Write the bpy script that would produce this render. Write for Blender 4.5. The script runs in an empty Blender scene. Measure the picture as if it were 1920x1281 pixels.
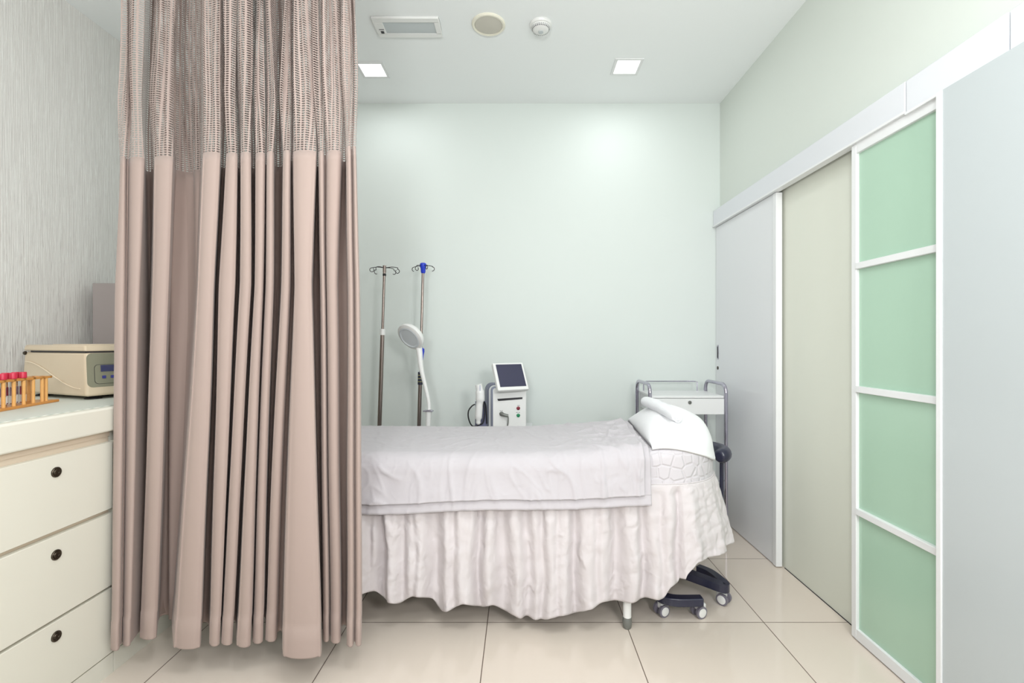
import bpy, bmesh, math, random
from mathutils import Vector, Matrix, noise
PI = math.pi
random.seed(4)
scn = bpy.context.scene
COL = scn.collection

# ------------------------------------------------------------------ camera, world, lights, exposure
F = 885.0                      # focal length in pixels of the 1920 wide frame
EYE = 1.22
cam_d = bpy.data.cameras.new('camera'); cam = bpy.data.objects.new('camera', cam_d); COL.objects.link(cam)
cam.location = (0, 0, EYE); cam.rotation_euler = (PI/2, 0, 0)
cam_d.sensor_width = 36; cam_d.lens = F/1920*36; cam_d.shift_x = -16/1920
cam_d.clip_start = 0.05
scn.camera = cam

w = bpy.data.worlds.new('world'); scn.world = w; w.use_nodes = True
w.node_tree.nodes['Background'].inputs[0].default_value = (0.93, 0.98, 1.0, 1)
w.node_tree.nodes['Background'].inputs[1].default_value = 0.62
scn.view_settings.view_transform = 'Standard'; scn.view_settings.look = 'None'
scn.view_settings.gamma = 1; scn.view_settings.use_curve_mapping = False
scn.view_settings.exposure = 0.02

def area(name, loc, target, size, power, col=(1, 1, 1), sy=None):
    l = bpy.data.lights.new(name, 'AREA'); l.energy = power; l.color = col
    l.shape = 'RECTANGLE'; l.size = size; l.size_y = sy or size
    o = bpy.data.objects.new(name, l); COL.objects.link(o); o.location = loc
    d = Vector(target) - Vector(loc); o.rotation_euler = d.to_track_quat('-Z', 'Y').to_euler()
    return o
area('key_light', (0.85, -0.5, 1.72), (-0.45, 2.4, 1.0), 0.42, 24, (1.0, 0.985, 0.98))
area('bounce_fill_light', (-0.35, -0.9, 1.7), (-0.3, 0.4, 2.9), 0.4, 40, (0.96, 1.0, 0.985))  # added fill aimed upwards to brighten the ceiling and upper walls
for lx, ly in ((-0.05, 0.6), (0.5, 0.6), (-0.05, -0.9), (0.5, -0.9)):
    area('unseen_ceiling_light', (lx, ly, 2.885), (lx, ly, 0), 0.3, 9.5, (0.97, 0.985, 1.0))  # unseen lamps, assumed; spots chosen so the curtain shades the wallpaper

# ------------------------------------------------------------------ materials
def lin(c):
    return tuple(((v/255)/12.92 if v/255 <= .04045 else ((v/255+.055)/1.055)**2.4) for v in c) + (1,)
def mat(name, rgb, rough=.5, metal=0, emit=None, es=0, coat=0, bump=None, spec=None, trans=0, ior=None, var=None, sheen=0):
    m = bpy.data.materials.new(name); m.use_nodes = True; nt = m.node_tree; b = nt.nodes['Principled BSDF']
    b.inputs['Base Color'].default_value = lin(rgb); b.inputs['Roughness'].default_value = rough
    b.inputs['Metallic'].default_value = metal; b.inputs['Coat Weight'].default_value = coat
    b.inputs['Transmission Weight'].default_value = trans
    if sheen: b.inputs['Sheen Weight'].default_value = sheen
    if ior: b.inputs['IOR'].default_value = ior
    if spec is not None: b.inputs['Specular IOR Level'].default_value = spec
    if emit: b.inputs['Emission Color'].default_value = lin(emit); b.inputs['Emission Strength'].default_value = es
    tc = nt.nodes.new('ShaderNodeTexCoord')
    if var:                                            # slight mottling of the base colour (scale, amount)
        n = nt.nodes.new('ShaderNodeTexNoise'); n.inputs['Scale'].default_value = var[0]; n.inputs['Detail'].default_value = 4
        nt.links.new(tc.outputs['Object'], n.inputs['Vector'])
        mx = nt.nodes.new('ShaderNodeMix'); mx.data_type = 'RGBA'
        a = lin(rgb); mx.inputs['A'].default_value = tuple(x*(1-var[1]) for x in a[:3])+(1,)
        mx.inputs['B'].default_value = tuple(min(1, x*(1+var[1])) for x in a[:3])+(1,)
        nt.links.new(n.outputs['Fac'], mx.inputs['Factor']); nt.links.new(mx.outputs['Result'], b.inputs['Base Color'])
    if bump:                                           # (scale, strength, distance)
        n = nt.nodes.new('ShaderNodeTexNoise'); n.inputs['Scale'].default_value = bump[0]; n.inputs['Detail'].default_value = 6
        nt.links.new(tc.outputs['Object'], n.inputs['Vector'])
        bp = nt.nodes.new('ShaderNodeBump'); bp.inputs['Strength'].default_value = bump[1]; bp.inputs['Distance'].default_value = bump[2]
        nt.links.new(n.outputs['Fac'], bp.inputs['Height']); nt.links.new(bp.outputs['Normal'], b.inputs['Normal'])
    return m
def nodes(m):
    return m.node_tree, m.node_tree.nodes['Principled BSDF']
def mth(nt, op, a, b=None, c=None):
    n = nt.nodes.new('ShaderNodeMath'); n.operation = op
    for i, v in enumerate((a, b, c)):
        if v is None: continue
        if isinstance(v, (int, float)): n.inputs[i].default_value = v
        else: nt.links.new(v, n.inputs[i])
    return n.outputs[0]

M = {}
M['wall'] = mat('wall_paint', (221, 228, 224), .6, bump=(60, .05, .002), var=(1.2, .012))
M['wall_right'] = mat('wall_paint_green', (220, 226, 219), .6, bump=(60, .05, .002))
M['wall_low'] = mat('wall_paint_cream', (230, 232, 220), .6, var=(2, .02))
M['ceiling'] = mat('ceiling_paint', (245, 248, 248), .7)
M['white'] = mat('white_lacquer', (232, 233, 233), .35)
M['white_plastic'] = mat('white_plastic', (235, 235, 233), .3, coat=.2)
M['alu'] = mat('white_aluminium', (238, 239, 240), .3)
M['alu_grey'] = mat('grey_aluminium_rail', (228, 230, 235), .4)  # the door rail's own pale grey
M['door_grey'] = mat('pale_grey_laminate', (234, 235, 238), .22, var=(.8, .02))
M['door_white'] = mat('pale_white_laminate', (194, 201, 203), .3, var=(.8, .02))
M['chrome'] = mat('chrome', (190, 186, 200), .16, 1)
M['steel'] = mat('brushed_steel', (150, 138, 132), .28, 1)
M['black'] = mat('black_rubber', (22, 22, 26), .5)
M['black_wire'] = mat('dark_wire', (60, 56, 58), .35, .8)
M['navy'] = mat('navy_plastic', (38, 40, 62), .35, coat=.3)
M['navy_top'] = mat('grey_navy_plastic', (120, 116, 128), .35)
M['blue'] = mat('blue_plastic', (35, 62, 205), .4)
M['yellow'] = mat('yellow_ring', (196, 190, 120), .5)
M['cabinet'] = mat('cream_lacquer', (228, 226, 214), .4, var=(1.3, .012))
M['cabinet_gap_shade'] = mat('cream_gap_shading', (226, 210, 190), .5)  # carcass cream warmed to carry the beige shading of the drawer gaps
M['cab_in'] = mat('cabinet_inside', (120, 104, 92), .7)
M['knob'] = mat('bronze_knob', (74, 66, 56), .35, .8)
M['beige'] = mat('beige_plastic', (214, 196, 170), .35, coat=.15)
M['beige_hi'] = mat('light_beige_plastic', (236, 220, 196), .35)
M['olive'] = mat('grey_olive_panel', (138, 136, 116), .45)
M['display'] = mat('dark_blue_display', (34, 38, 92), .2, coat=.5)
M['button'] = mat('blue_button', (58, 62, 140), .4)
M['wood'] = mat('orange_varnished_wood', (212, 142, 62), .35, var=(40, .14), coat=.3)
M['wood_pale'] = mat('pale_wood_dowel', (226, 170, 100), .4, var=(50, .12))
M['glass'] = mat('clear_glass', (240, 244, 248), .05, trans=.95, ior=1.2)
M['blood'] = mat('red_cap', (206, 44, 74), .4)
M['teal'] = mat('teal_cap', (30, 150, 120), .4)
M['label'] = mat('paper_label', (238, 238, 236), .7)
M['sample'] = mat('pale_serum', (190, 160, 180), .4)
M['samplered'] = mat('red_sample', (196, 60, 80), .4)
M['greybox'] = mat('grey_box', (168, 158, 156), .6)
M['screen'] = mat('dark_screen', (58, 58, 82), .25, coat=.2)
M['bluegrey'] = mat('blue_grey_plastic', (150, 156, 182), .4)
M['bluedark'] = mat('dark_blue_grey_plastic', (104, 106, 134), .4)
M['red'] = mat('dark_red_button', (130, 40, 56), .35)
M['green'] = mat('green_button', (20, 130, 84), .35)
M['grey'] = mat('grey_metal', (128, 130, 126), .4, .4)
M['print'] = mat('grey_print', (120, 120, 124), .6)
M['speaker'] = mat('beige_grille', (203, 199, 188), .7)
M['speaker_rim'] = mat('cream_rim', (238, 234, 218), .5)
M['grille'] = mat('grey_diffuser', (196, 202, 204), .4)
M['lamp'] = mat('lamp_diffuser', (255, 255, 255), .5, emit=(255, 255, 255), es=3)
M['dark'] = mat('dark_gap', (40, 38, 42), .6)
M['lens'] = mat('lens_glass', (206, 220, 216), .08, coat=.6)
M['led'] = mat('magnifier_inner', (214, 220, 224), .35)
M['towel'] = mat('white_towelling', (240, 241, 244), .9, bump=(220, .5, .004))
M['pillow'] = mat('white_cotton', (246, 246, 248), .8, bump=(14, .25, .01))
M['mattress'] = mat('grey_vinyl', (190, 186, 188), .5)

# frosted green glass
m = mat('green_frosted_glass', (178, 210, 188), .22, coat=.25, var=(1.1, .05)); M['frost'] = m

# polished tiles
m = mat('polished_beige_tile', (226, 213, 200), .12); nt, b = nodes(m)
tc = nt.nodes.new('ShaderNodeTexCoord'); mp = nt.nodes.new('ShaderNodeMapping')
mp.inputs['Location'].default_value = (-0.456+.6*10, -2.05+.6*10, 0)
br = nt.nodes.new('ShaderNodeTexBrick'); br.offset = 0; br.squash = 1
for k, v in (('Scale', 1), ('Mortar Size', .0022), ('Mortar Smooth', .3), ('Bias', 0), ('Brick Width', .6), ('Row Height', .6)):
    br.inputs[k].default_value = v
br.inputs['Color1'].default_value = lin((224, 212, 200)); br.inputs['Color2'].default_value = lin((220, 208, 195))
br.inputs['Mortar'].default_value = lin((112, 96, 86))
nt.links.new(tc.outputs['Object'], mp.inputs[0]); nt.links.new(mp.outputs[0], br.inputs[0])
nt.links.new(br.outputs['Color'], b.inputs['Base Color'])
nt.links.new(mth(nt, 'MULTIPLY_ADD', br.outputs['Fac'], .5, .1), b.inputs['Roughness'])
bp = nt.nodes.new('ShaderNodeBump'); bp.invert = True; bp.inputs['Strength'].default_value = .4; bp.inputs['Distance'].default_value = .002
nt.links.new(br.outputs['Fac'], bp.inputs['Height']); nt.links.new(bp.outputs['Normal'], b.inputs['Normal'])
M['floor'] = m

# wallpaper with fine vertical streaks
m = mat('streaked_wallpaper', (200, 200, 196), .42); nt, b = nodes(m)
tc = nt.nodes.new('ShaderNodeTexCoord')
def streak(sy, sz, lo, hi):
    mp = nt.nodes.new('ShaderNodeMapping'); mp.inputs['Scale'].default_value = (1, sy, sz)
    n = nt.nodes.new('ShaderNodeTexNoise'); n.inputs['Scale'].default_value = 1; n.inputs['Detail'].default_value = 2
    nt.links.new(tc.outputs['Object'], mp.inputs[0]); nt.links.new(mp.outputs[0], n.inputs['Vector'])
    r = nt.nodes.new('ShaderNodeMapRange'); r.inputs['From Min'].default_value = lo; r.inputs['From Max'].default_value = hi
    nt.links.new(n.outputs['Fac'], r.inputs['Value']); return r.outputs[0]
s1 = streak(420, 5, .35, .65); s2 = streak(330, 11, .60, .67); s3 = streak(420, 12, .62, .67)
sz = nt.nodes.new('ShaderNodeSeparateXYZ'); nt.links.new(tc.outputs['Object'], sz.inputs[0])
zr = nt.nodes.new('ShaderNodeMapRange'); zr.inputs['From Min'].default_value = 2.1; zr.inputs['From Max'].default_value = 1.15; zr.inputs['To Min'].default_value = .12; nt.links.new(sz.outputs[2], zr.inputs[0])
s2 = mth(nt, 'MULTIPLY', s2, zr.outputs[0])
mx = nt.nodes.new('ShaderNodeMix'); mx.data_type = 'RGBA'; mx.inputs['A'].default_value = lin((218, 214, 210)); mx.inputs['B'].default_value = lin((234, 232, 228))
nt.links.new(s1, mx.inputs['Factor'])
mx2 = nt.nodes.new('ShaderNodeMix'); mx2.data_type = 'RGBA'; mx2.inputs['B'].default_value = lin((150, 138, 138))
nt.links.new(mth(nt, 'MULTIPLY', s2, .6), mx2.inputs['Factor']); nt.links.new(mx.outputs['Result'], mx2.inputs['A'])
mx3 = nt.nodes.new('ShaderNodeMix'); mx3.data_type = 'RGBA'; mx3.inputs['B'].default_value = lin((244, 244, 240))
nt.links.new(mth(nt, 'MULTIPLY', s3, .8), mx3.inputs['Factor']); nt.links.new(mx2.outputs['Result'], mx3.inputs['A'])
nt.links.new(mx3.outputs['Result'], b.inputs['Base Color'])
bp = nt.nodes.new('ShaderNodeBump'); bp.inputs['Strength'].default_value = .35; bp.inputs['Distance'].default_value = .002
nt.links.new(s1, bp.inputs['Height']); nt.links.new(bp.outputs['Normal'], b.inputs['Normal'])
M['wallpaper'] = m

# ribbed mat of the worktop
m = mat('ribbed_worktop', (226, 232, 224), .5); nt, b = nodes(m)
tc = nt.nodes.new('ShaderNodeTexCoord')
wv = nt.nodes.new('ShaderNodeTexWave'); wv.wave_type = 'BANDS'; wv.bands_direction = 'X'
mp = nt.nodes.new('ShaderNodeMapping'); mp.inputs['Rotation'].default_value = (0, 0, .25)
wv.inputs['Scale'].default_value = 34; nt.links.new(tc.outputs['Object'], mp.inputs[0]); nt.links.new(mp.outputs[0], wv.inputs[0])
mx = nt.nodes.new('ShaderNodeMix'); mx.data_type = 'RGBA'; mx.inputs['A'].default_value = lin((190, 200, 192)); mx.inputs['B'].default_value = lin((238, 240, 232))
nt.links.new(wv.outputs['Fac'], mx.inputs['Factor']); nt.links.new(mx.outputs['Result'], b.inputs['Base Color'])
M['mat'] = m

def cloth(name, rgb, crease=.5, scale=7, fine=0.15, rough=.85, weave=900, zs=1.0):
    m = mat(name, rgb, rough, sheen=.15); nt, b = nodes(m)
    tc = nt.nodes.new('ShaderNodeTexCoord')
    n0 = nt.nodes.new('ShaderNodeTexNoise'); n0.inputs['Scale'].default_value = scale*.6; n0.inputs['Detail'].default_value = 3
    nt.links.new(tc.outputs['Object'], n0.inputs['Vector'])
    vm = nt.nodes.new('ShaderNodeVectorMath'); vm.operation = 'MULTIPLY_ADD'; vm.inputs[1].default_value = (.22,)*3
    mpz = nt.nodes.new('ShaderNodeMapping'); mpz.inputs['Scale'].default_value = (1, 1, zs); nt.links.new(tc.outputs['Object'], mpz.inputs[0])
    nt.links.new(n0.outputs['Color'], vm.inputs[0]); nt.links.new(mpz.outputs[0], vm.inputs[2])
    n1 = nt.nodes.new('ShaderNodeTexNoise'); n1.noise_type = 'RIDGED_MULTIFRACTAL'; n1.inputs['Scale'].default_value = scale; n1.inputs['Detail'].default_value = 3
    nt.links.new(vm.outputs[0], n1.inputs['Vector'])
    vo = nt.nodes.new('ShaderNodeTexVoronoi'); vo.inputs['Scale'].default_value = scale*1.5
    nt.links.new(vm.outputs[0], vo.inputs['Vector'])
    h = mth(nt, 'MULTIPLY_ADD', vo.outputs['Distance'], .3, n1.outputs['Fac'])
    bp = nt.nodes.new('ShaderNodeBump'); bp.inputs['Strength'].default_value = crease; bp.inputs['Distance'].default_value = .012
    nt.links.new(h, bp.inputs['Height'])
    n2 = nt.nodes.new('ShaderNodeTexNoise'); n2.inputs['Scale'].default_value = weave; nt.links.new(tc.outputs['Object'], n2.inputs['Vector'])
    b2 = nt.nodes.new('ShaderNodeBump'); b2.inputs['Strength'].default_value = fine; b2.inputs['Distance'].default_value = .001
    nt.links.new(n2.outputs['Fac'], b2.inputs['Height']); nt.links.new(bp.outputs['Normal'], b2.inputs['Normal'])
    nt.links.new(b2.outputs['Normal'], b.inputs['Normal'])
    return m
M['sheet'] = cloth('lilac_grey_cotton', (212, 205, 206), .85, 12, zs=.38)
M['blanket'] = cloth('pale_grey_cotton', (196, 191, 195), .6, 10)
M['curtain'] = cloth('taupe_curtain', (171, 152, 144), .05, 3)

# netting of the curtain top: round-cornered slots cut through by transparency
m = cloth('taupe_netting', (171, 153, 146), .03, 3); nt, b = nodes(m)
uv = nt.nodes.new('ShaderNodeUVMap'); sp = nt.nodes.new('ShaderNodeSeparateXYZ'); nt.links.new(uv.outputs[0], sp.inputs[0])
u = mth(nt, 'SUBTRACT', mth(nt, 'FRACT', mth(nt, 'DIVIDE', sp.outputs[0], .0150)), .5)
v = mth(nt, 'SUBTRACT', mth(nt, 'FRACT', mth(nt, 'DIVIDE', sp.outputs[1], .0086)), .5)
d = mth(nt, 'ADD', mth(nt, 'POWER', mth(nt, 'ABSOLUTE', mth(nt, 'DIVIDE', u, .37)), 3.0),
        mth(nt, 'POWER', mth(nt, 'ABSOLUTE', mth(nt, 'DIVIDE', v, .31)), 2.4))
hole = mth(nt, 'LESS_THAN', d, 1.0)
tr = nt.nodes.new('ShaderNodeBsdfTransparent'); ms = nt.nodes.new('ShaderNodeMixShader')
nt.links.new(hole, ms.inputs[0]); nt.links.new(b.outputs[0], ms.inputs[1]); nt.links.new(tr.outputs[0], ms.inputs[2])
nt.links.new(ms.outputs[0], nt.nodes['Material Output'].inputs[0])
M['net'] = m

# quilted topper
m = cloth('quilted_topper', (208, 203, 207), .12, 5); nt, b = nodes(m)
tc = nt.nodes.new('ShaderNodeTexCoord'); vo = nt.nodes.new('ShaderNodeTexVoronoi'); vo.feature = 'DISTANCE_TO_EDGE'
vo.inputs['Scale'].default_value = 20; vo.inputs['Randomness'].default_value = .55
nt.links.new(tc.outputs['Object'], vo.inputs['Vector'])
r = nt.nodes.new('ShaderNodeMapRange'); r.interpolation_type = 'SMOOTHERSTEP'; r.inputs['From Max'].default_value = .16
nt.links.new(vo.outputs['Distance'], r.inputs['Value'])
bp = nt.nodes.new('ShaderNodeBump'); bp.inputs['Strength'].default_value = .45; bp.inputs['Distance'].default_value = .007
nt.links.new(r.outputs[0], bp.inputs['Height'])
for l in list(nt.links):
    if l.to_node == b and l.to_socket.name == 'Normal':
        nt.links.new(l.from_socket.node.outputs[0], bp.inputs['Normal'])
nt.links.new(bp.outputs['Normal'], b.inputs['Normal'])
M['quilt'] = m

# ------------------------------------------------------------------ mesh helpers
class MB:
    def __init__(s): s.v = []; s.f = []; s.uv = None
    def add(s, vs, fs):
        o = len(s.v); s.v += [tuple(p) for p in vs]; s.f += [tuple(i+o for i in f) for f in fs]; return s
    def box(s, x0, x1, y0, y1, z0, z1):
        return s.add([(x, y, z) for x in (x0, x1) for y in (y0, y1) for z in (z0, z1)],
                     [(0, 1, 3, 2), (4, 6, 7, 5), (0, 4, 5, 1), (2, 3, 7, 6), (0, 2, 6, 4), (1, 5, 7, 3)])
    def tube(s, pts, r, n=12, cap=True, closed=False, flat=1.0, up=None):
        pts = [Vector(p) for p in pts]; N = len(pts)
        rs = r if isinstance(r, (list, tuple)) else [r]*N
        vs = []; prev = None
        for i, p in enumerate(pts):
            a = pts[(i-1) % N] if (closed or i > 0) else p
            c = pts[(i+1) % N] if (closed or i < N-1) else p
            t = (c-a).normalized()
            if up is not None: x = t.cross(Vector(up)).normalized()
            elif prev is None:
                x = t.orthogonal().normalized()
            else: x = (prev - t*prev.dot(t)).normalized()
            prev = x; y = t.cross(x)
            for k in range(n):
                q = 2*PI*k/n; vs.append(p + (x*math.cos(q) + y*math.sin(q)*flat)*rs[i])
        fs = []
        for i in range(N if closed else N-1):
            for k in range(n):
                a = i*n+k; b2 = i*n+(k+1) % n; j = (i+1) % N
                fs.append((a, b2, j*n+(k+1) % n, j*n+k))
        if cap and not closed:
            fs.append(tuple(reversed(range(n)))); fs.append(tuple((N-1)*n+k for k in range(n)))
        return s.add(vs, fs)
    def cyl(s, a, b, r, n=24): return s.tube([a, b], r, n)
    def lathe(s, prof, n=32, M4=None):
        vs = []; fs = []; K = len(prof)
        for r, z in prof:
            for k in range(n):
                q = 2*PI*k/n; p = Vector((r*math.cos(q), r*math.sin(q), z))
                vs.append(M4 @ p if M4 else p)
        for i in range(K-1):
            for k in range(n):
                fs.append((i*n+k, i*n+(k+1) % n, (i+1)*n+(k+1) % n, (i+1)*n+k))
        if prof[0][0] > 1e-6: fs.append(tuple(reversed(range(n))))
        if prof[-1][0] > 1e-6: fs.append(tuple((K-1)*n+k for k in range(n)))
        return s.add(vs, fs)
    def prism(s, poly, z0, z1, M4=None):
        n = len(poly); vs = [Vector((x, y, z0)) for x, y in poly]+[Vector((x, y, z1)) for x, y in poly]
        if M4: vs = [M4 @ p for p in vs]
        return s.add(vs, [tuple(reversed(range(n))), tuple(range(n, 2*n))]+[(k, (k+1) % n, n+(k+1) % n, n+k) for k in range(n)])
    def grid(s, rows, closed=False, uvs=None):
        o = len(s.v); R = len(rows); C = len(rows[0]); fs = []
        for i in range(R-1):
            for k in range(C if closed else C-1):
                fs.append((i*C+k, i*C+(k+1) % C, (i+1)*C+(k+1) % C, (i+1)*C+k))
        s.add([p for r_ in rows for p in r_], fs)
        if uvs: s.uv = [q for r_ in uvs for q in r_]
        return s
    def build(s, name, m, parent=None, bevel=0, seg=2, smooth=True, ang=40, solid=0, subsurf=0, loc=None):
        me = bpy.data.meshes.new(name); me.from_pydata(s.v, [], s.f)
        bm = bmesh.new(); bm.from_mesh(me)
        if not s.uv: bmesh.ops.remove_doubles(bm, verts=bm.verts, dist=1e-6)
        if not s.uv and not solid: bmesh.ops.recalc_face_normals(bm, faces=bm.faces)
        bm.to_mesh(me); bm.free()
        if s.uv:
            l = me.uv_layers.new(name='UVMap')
            for lp in me.loops: l.data[lp.index].uv = s.uv[lp.vertex_index]
        me.materials.append(m if not isinstance(m, str) else M[m])
        if smooth:
            me.shade_smooth()
            if ang < 180: me.set_sharp_from_angle(angle=math.radians(ang))
        o = bpy.data.objects.new(name, me); COL.objects.link(o)
        if parent: o.parent = parent
        if loc: o.location = loc
        if solid:
            md = o.modifiers.new('solid', 'SOLIDIFY'); md.thickness = solid; md.offset = -1
        if bevel:
            md = o.modifiers.new('bevel', 'BEVEL'); md.width = bevel; md.segments = seg; md.limit_method = 'ANGLE'
            md.angle_limit = math.radians(35)
        if subsurf:
            md = o.modifiers.new('sub', 'SUBSURF'); md.levels = md.render_levels = subsurf
        return o
def tag(o, label=None, cat=None, group=None, kind=None):
    if label: o['label'] = label
    if cat: o['category'] = cat
    if group: o['group'] = group
    if kind: o['kind'] = kind
    return o
def thing(name, label, cat, loc=(0, 0, 0), rz=0, group=None):
    o = bpy.data.objects.new(name, None); COL.objects.link(o); o.location = loc; o.rotation_euler = (0, 0, rz)
    o.empty_display_size = .05
    return tag(o, label, cat, group)
def struct(name, mb, m, label=None, **k):
    o = mb.build(name, m, **k); o['kind'] = 'structure'
    if label: o['label'] = label
    return o
def dup(root, loc, rz=None, label=None):
    r = root.copy(); COL.objects.link(r); r.location = loc
    if rz is not None: r.rotation_euler = (0, 0, rz)
    if label: r['label'] = label
    for ch in list(root.children):
        c = ch.copy(); COL.objects.link(c); c.parent = r
        for g in ch.children:
            d_ = g.copy(); COL.objects.link(d_); d_.parent = c
    return r
def align(dirv, loc=(0, 0, 0)):
    return Matrix.Translation(Vector(loc)) @ Vector(dirv).to_track_quat('Z', 'Y').to_matrix().to_4x4()
def X(px, D): return (px-976)/F*D
def Z(py, D): return EYE-(py-640)/F*D
def interp(tab, x):
    if x <= tab[0][0]: return tab[0][1]
    for (a, b_), (c, d_) in zip(tab, tab[1:]):
        if x <= c: return b_+(d_-b_)*(x-a)/(c-a)
    return tab[-1][1]
def sstep(a, b_, x):
    t = max(0, min(1, (x-a)/(b_-a))); return t*t*(3-2*t)
def catmull(P, n):
    out = []
    N = len(P)
    for i in range(N-1):
        p0 = P[max(i-1, 0)]; p1 = P[i]; p2 = P[i+1]; p3 = P[min(i+2, N-1)]
        for k in range(n):
            t = k/n; t2 = t*t; t3 = t2*t
            out.append(tuple(.5*((2*b_)+(-a+c)*t+(2*a-5*b_+4*c-d_)*t2+(-a+3*b_-3*c+d_)*t3) for a, b_, c, d_ in zip(p0, p1, p2, p3)))
    out.append(tuple(P[-1])); return out

# ------------------------------------------------------------------ the room
XR, XL, YB, H = 1.411, -2.25, 3.34, 2.905
Y0 = -1.6
struct('floor', MB().box(XL-.1, XR+.1, Y0, YB+.1, -.1, 0), 'floor')
struct('ceiling', MB().box(XL-.1, XR+.1, Y0, YB+.1, H, H+.1), 'ceiling')
struct('wall_back', MB().box(XL-.1, XR+.1, YB, YB+.1, 0, H), 'wall')
struct('wall_left', MB().box(XL-.1, XL, Y0, YB, 0, H), 'wallpaper')
struct('wall_right', MB().box(XR+.012, XR+.1, Y0, YB, 0, H), 'wall_low')
struct('wall_right_upper', MB().box(XR, XR+.0125, Y0, YB, 2.09, H), 'wall_right')

# sliding door rail, in three lengths with open seams
seams = [(1.672, YB-.002), (1.318, 1.668), (Y0, 1.314)]
for i, (a, b_) in enumerate(seams):
    z0 = 2.035 if i == 0 else 2.028
    o = struct(f'trim_{i+1}', MB().box(1.362, XR-.001, a, b_, z0, 2.142), 'alu_grey', bevel=.003)
    MB().box(1.357, 1.395, a, b_, z0-.008, z0+.001).build('rail_lip', M['alu'], o)
# far sliding door, closed against the back wall
d1 = struct('door_1', MB().box(1.381, 1.407, 2.575, YB-.003, .006, 2.024), 'door_grey')
MB().box(1.376, 1.410, 2.542, 2.575, .006, 2.024).build('edge_strip', M['alu'], d1, bevel=.002)
MB().box(1.3775, 1.3815, YB-.05, YB-.028, 1.095, 1.195).build('handle', M['chrome'], d1, bevel=.004)
MB().box(1.3765, 1.3785, YB-.045, YB-.033, 1.105, 1.185).build('handle_recess', M['dark'], d1)
MB().cyl((1.378, YB-.038, 1.035), (1.3815, YB-.038, 1.035), .012).build('lock', M['knob'], d1)
# green glazed sliding door
y0, y1 = 1.06, 1.952
fr = MB(); xa, xb = 1.368, 1.400
fr.box(xa, xb, y1-.028, y1, .006, 2.026); fr.box(xa, xb, y0, y0+.03, .006, 2.026)
fr.box(xa, xb, y0+.03, y1-.028, .006, .048); fr.box(xa, xb, y0+.03, y1-.028, 1.986, 2.026)
zs = [.048, .528, 1.026, 1.527, 1.986]
for z in zs[1:4]: fr.box(xa-.004, xb, y0+.03, y1-.028, z-.013, z+.013)
d2 = struct('door_2', fr, 'alu', bevel=.002)
for za, zb in zip(zs, zs[1:]):
    MB().box(1.380, 1.390, y0+.025, y1-.024, za-.004, zb+.004).build('glass_pane', M['frost'], d2)
# near white door sliding in front of it
d3 = struct('door_3', MB().box(1.338, 1.352, -.2, 1.497, .006, 2.018), 'door_white')
MB().box(1.333, 1.356, 1.497, 1.516, .006, 2.018).build('edge_strip', M['alu'], d3, bevel=.002)
struct('trim_4', MB().box(XR+.009, XR+.0121, 1.96, 2.54, 0, .003), 'dark')

# ------------------------------------------------------------------ ceiling fittings
def ceil(px, py):
    D = (H-EYE)*F/(640-py); return X(px, D), D
def downlight(px, py, label):
    x, y = ceil(px, py); t = thing('ceiling_light', label, 'ceiling light', (x, y, H), 0, 'square recessed ceiling lights')
    f = MB(); o, i_ = .085, .068
    f.box(-o, o, -o, -i_, -.006, 0); f.box(-o, o, i_, o, -.006, 0); f.box(-o, -i_, -i_, i_, -.006, 0); f.box(i_, o, -i_, i_, -.006, 0)
    f.build('frame', M['white'], t); MB().box(-i_, i_, -i_, i_, -.004, 0).build('diffuser', M['lamp'], t)
    l = bpy.data.lights.new('downlight', 'AREA'); l.energy = 2.0; l.size = .13; l.color = (.96, .99, 1)
    lo = bpy.data.objects.new('downlight_glow', l); COL.objects.link(lo); lo.parent = t; lo.location = (0, 0, -.012)
downlight(1175, 124, 'square white recessed ceiling light over the head of the bed, the right one')
downlight(699, 130, 'square white recessed ceiling light beside the netted curtain top, the left one')
# fan / heater panel
x, y = ceil(765, 48)
t = thing('ceiling_panel', 'rectangular white framed ceiling unit with a grey diffuser nearest the curtain', 'ceiling unit', (x, y, H))
f = MB(); a, c = .175, .078; ai, ci = .125, .045
f.box(-a, a, -c, -ci, -.014, 0); f.box(-a, a, ci, c, -.014, 0); f.box(-a, -ai, -ci, ci, -.014, 0); f.box(ai+.02, a, -ci, ci, -.014, 0)
f.build('frame', M['white_plastic'], t, bevel=.003)
MB().box(-ai, ai+.02, -ci, ci, -.009, 0).build('diffuser', M['grille'], t)
MB().box(-.152, -.136, .022, .038, -.0165, -.013).build('sensor', M['dark'], t)
MB().box(-.157, -.131, .006, .010, -.0155, -.013).build('sensor_print', M['print'], t)
# loudspeaker
x, y = ceil(916, 44.5)
t = thing('ceiling_speaker', 'round ceiling loudspeaker with a cream rim and beige grille', 'speaker', (x, y, H))
MB().lathe([(.088, 0), (.089, -.006), (.084, -.011), (.074, -.010), (.073, -.004)], 48).build('rim', M['speaker_rim'], t)
MB().lathe([(.0735, -.002), (.072, -.008), (.03, -.011), (.0, -.012)], 48).build('grille', M['speaker'], t)
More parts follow.
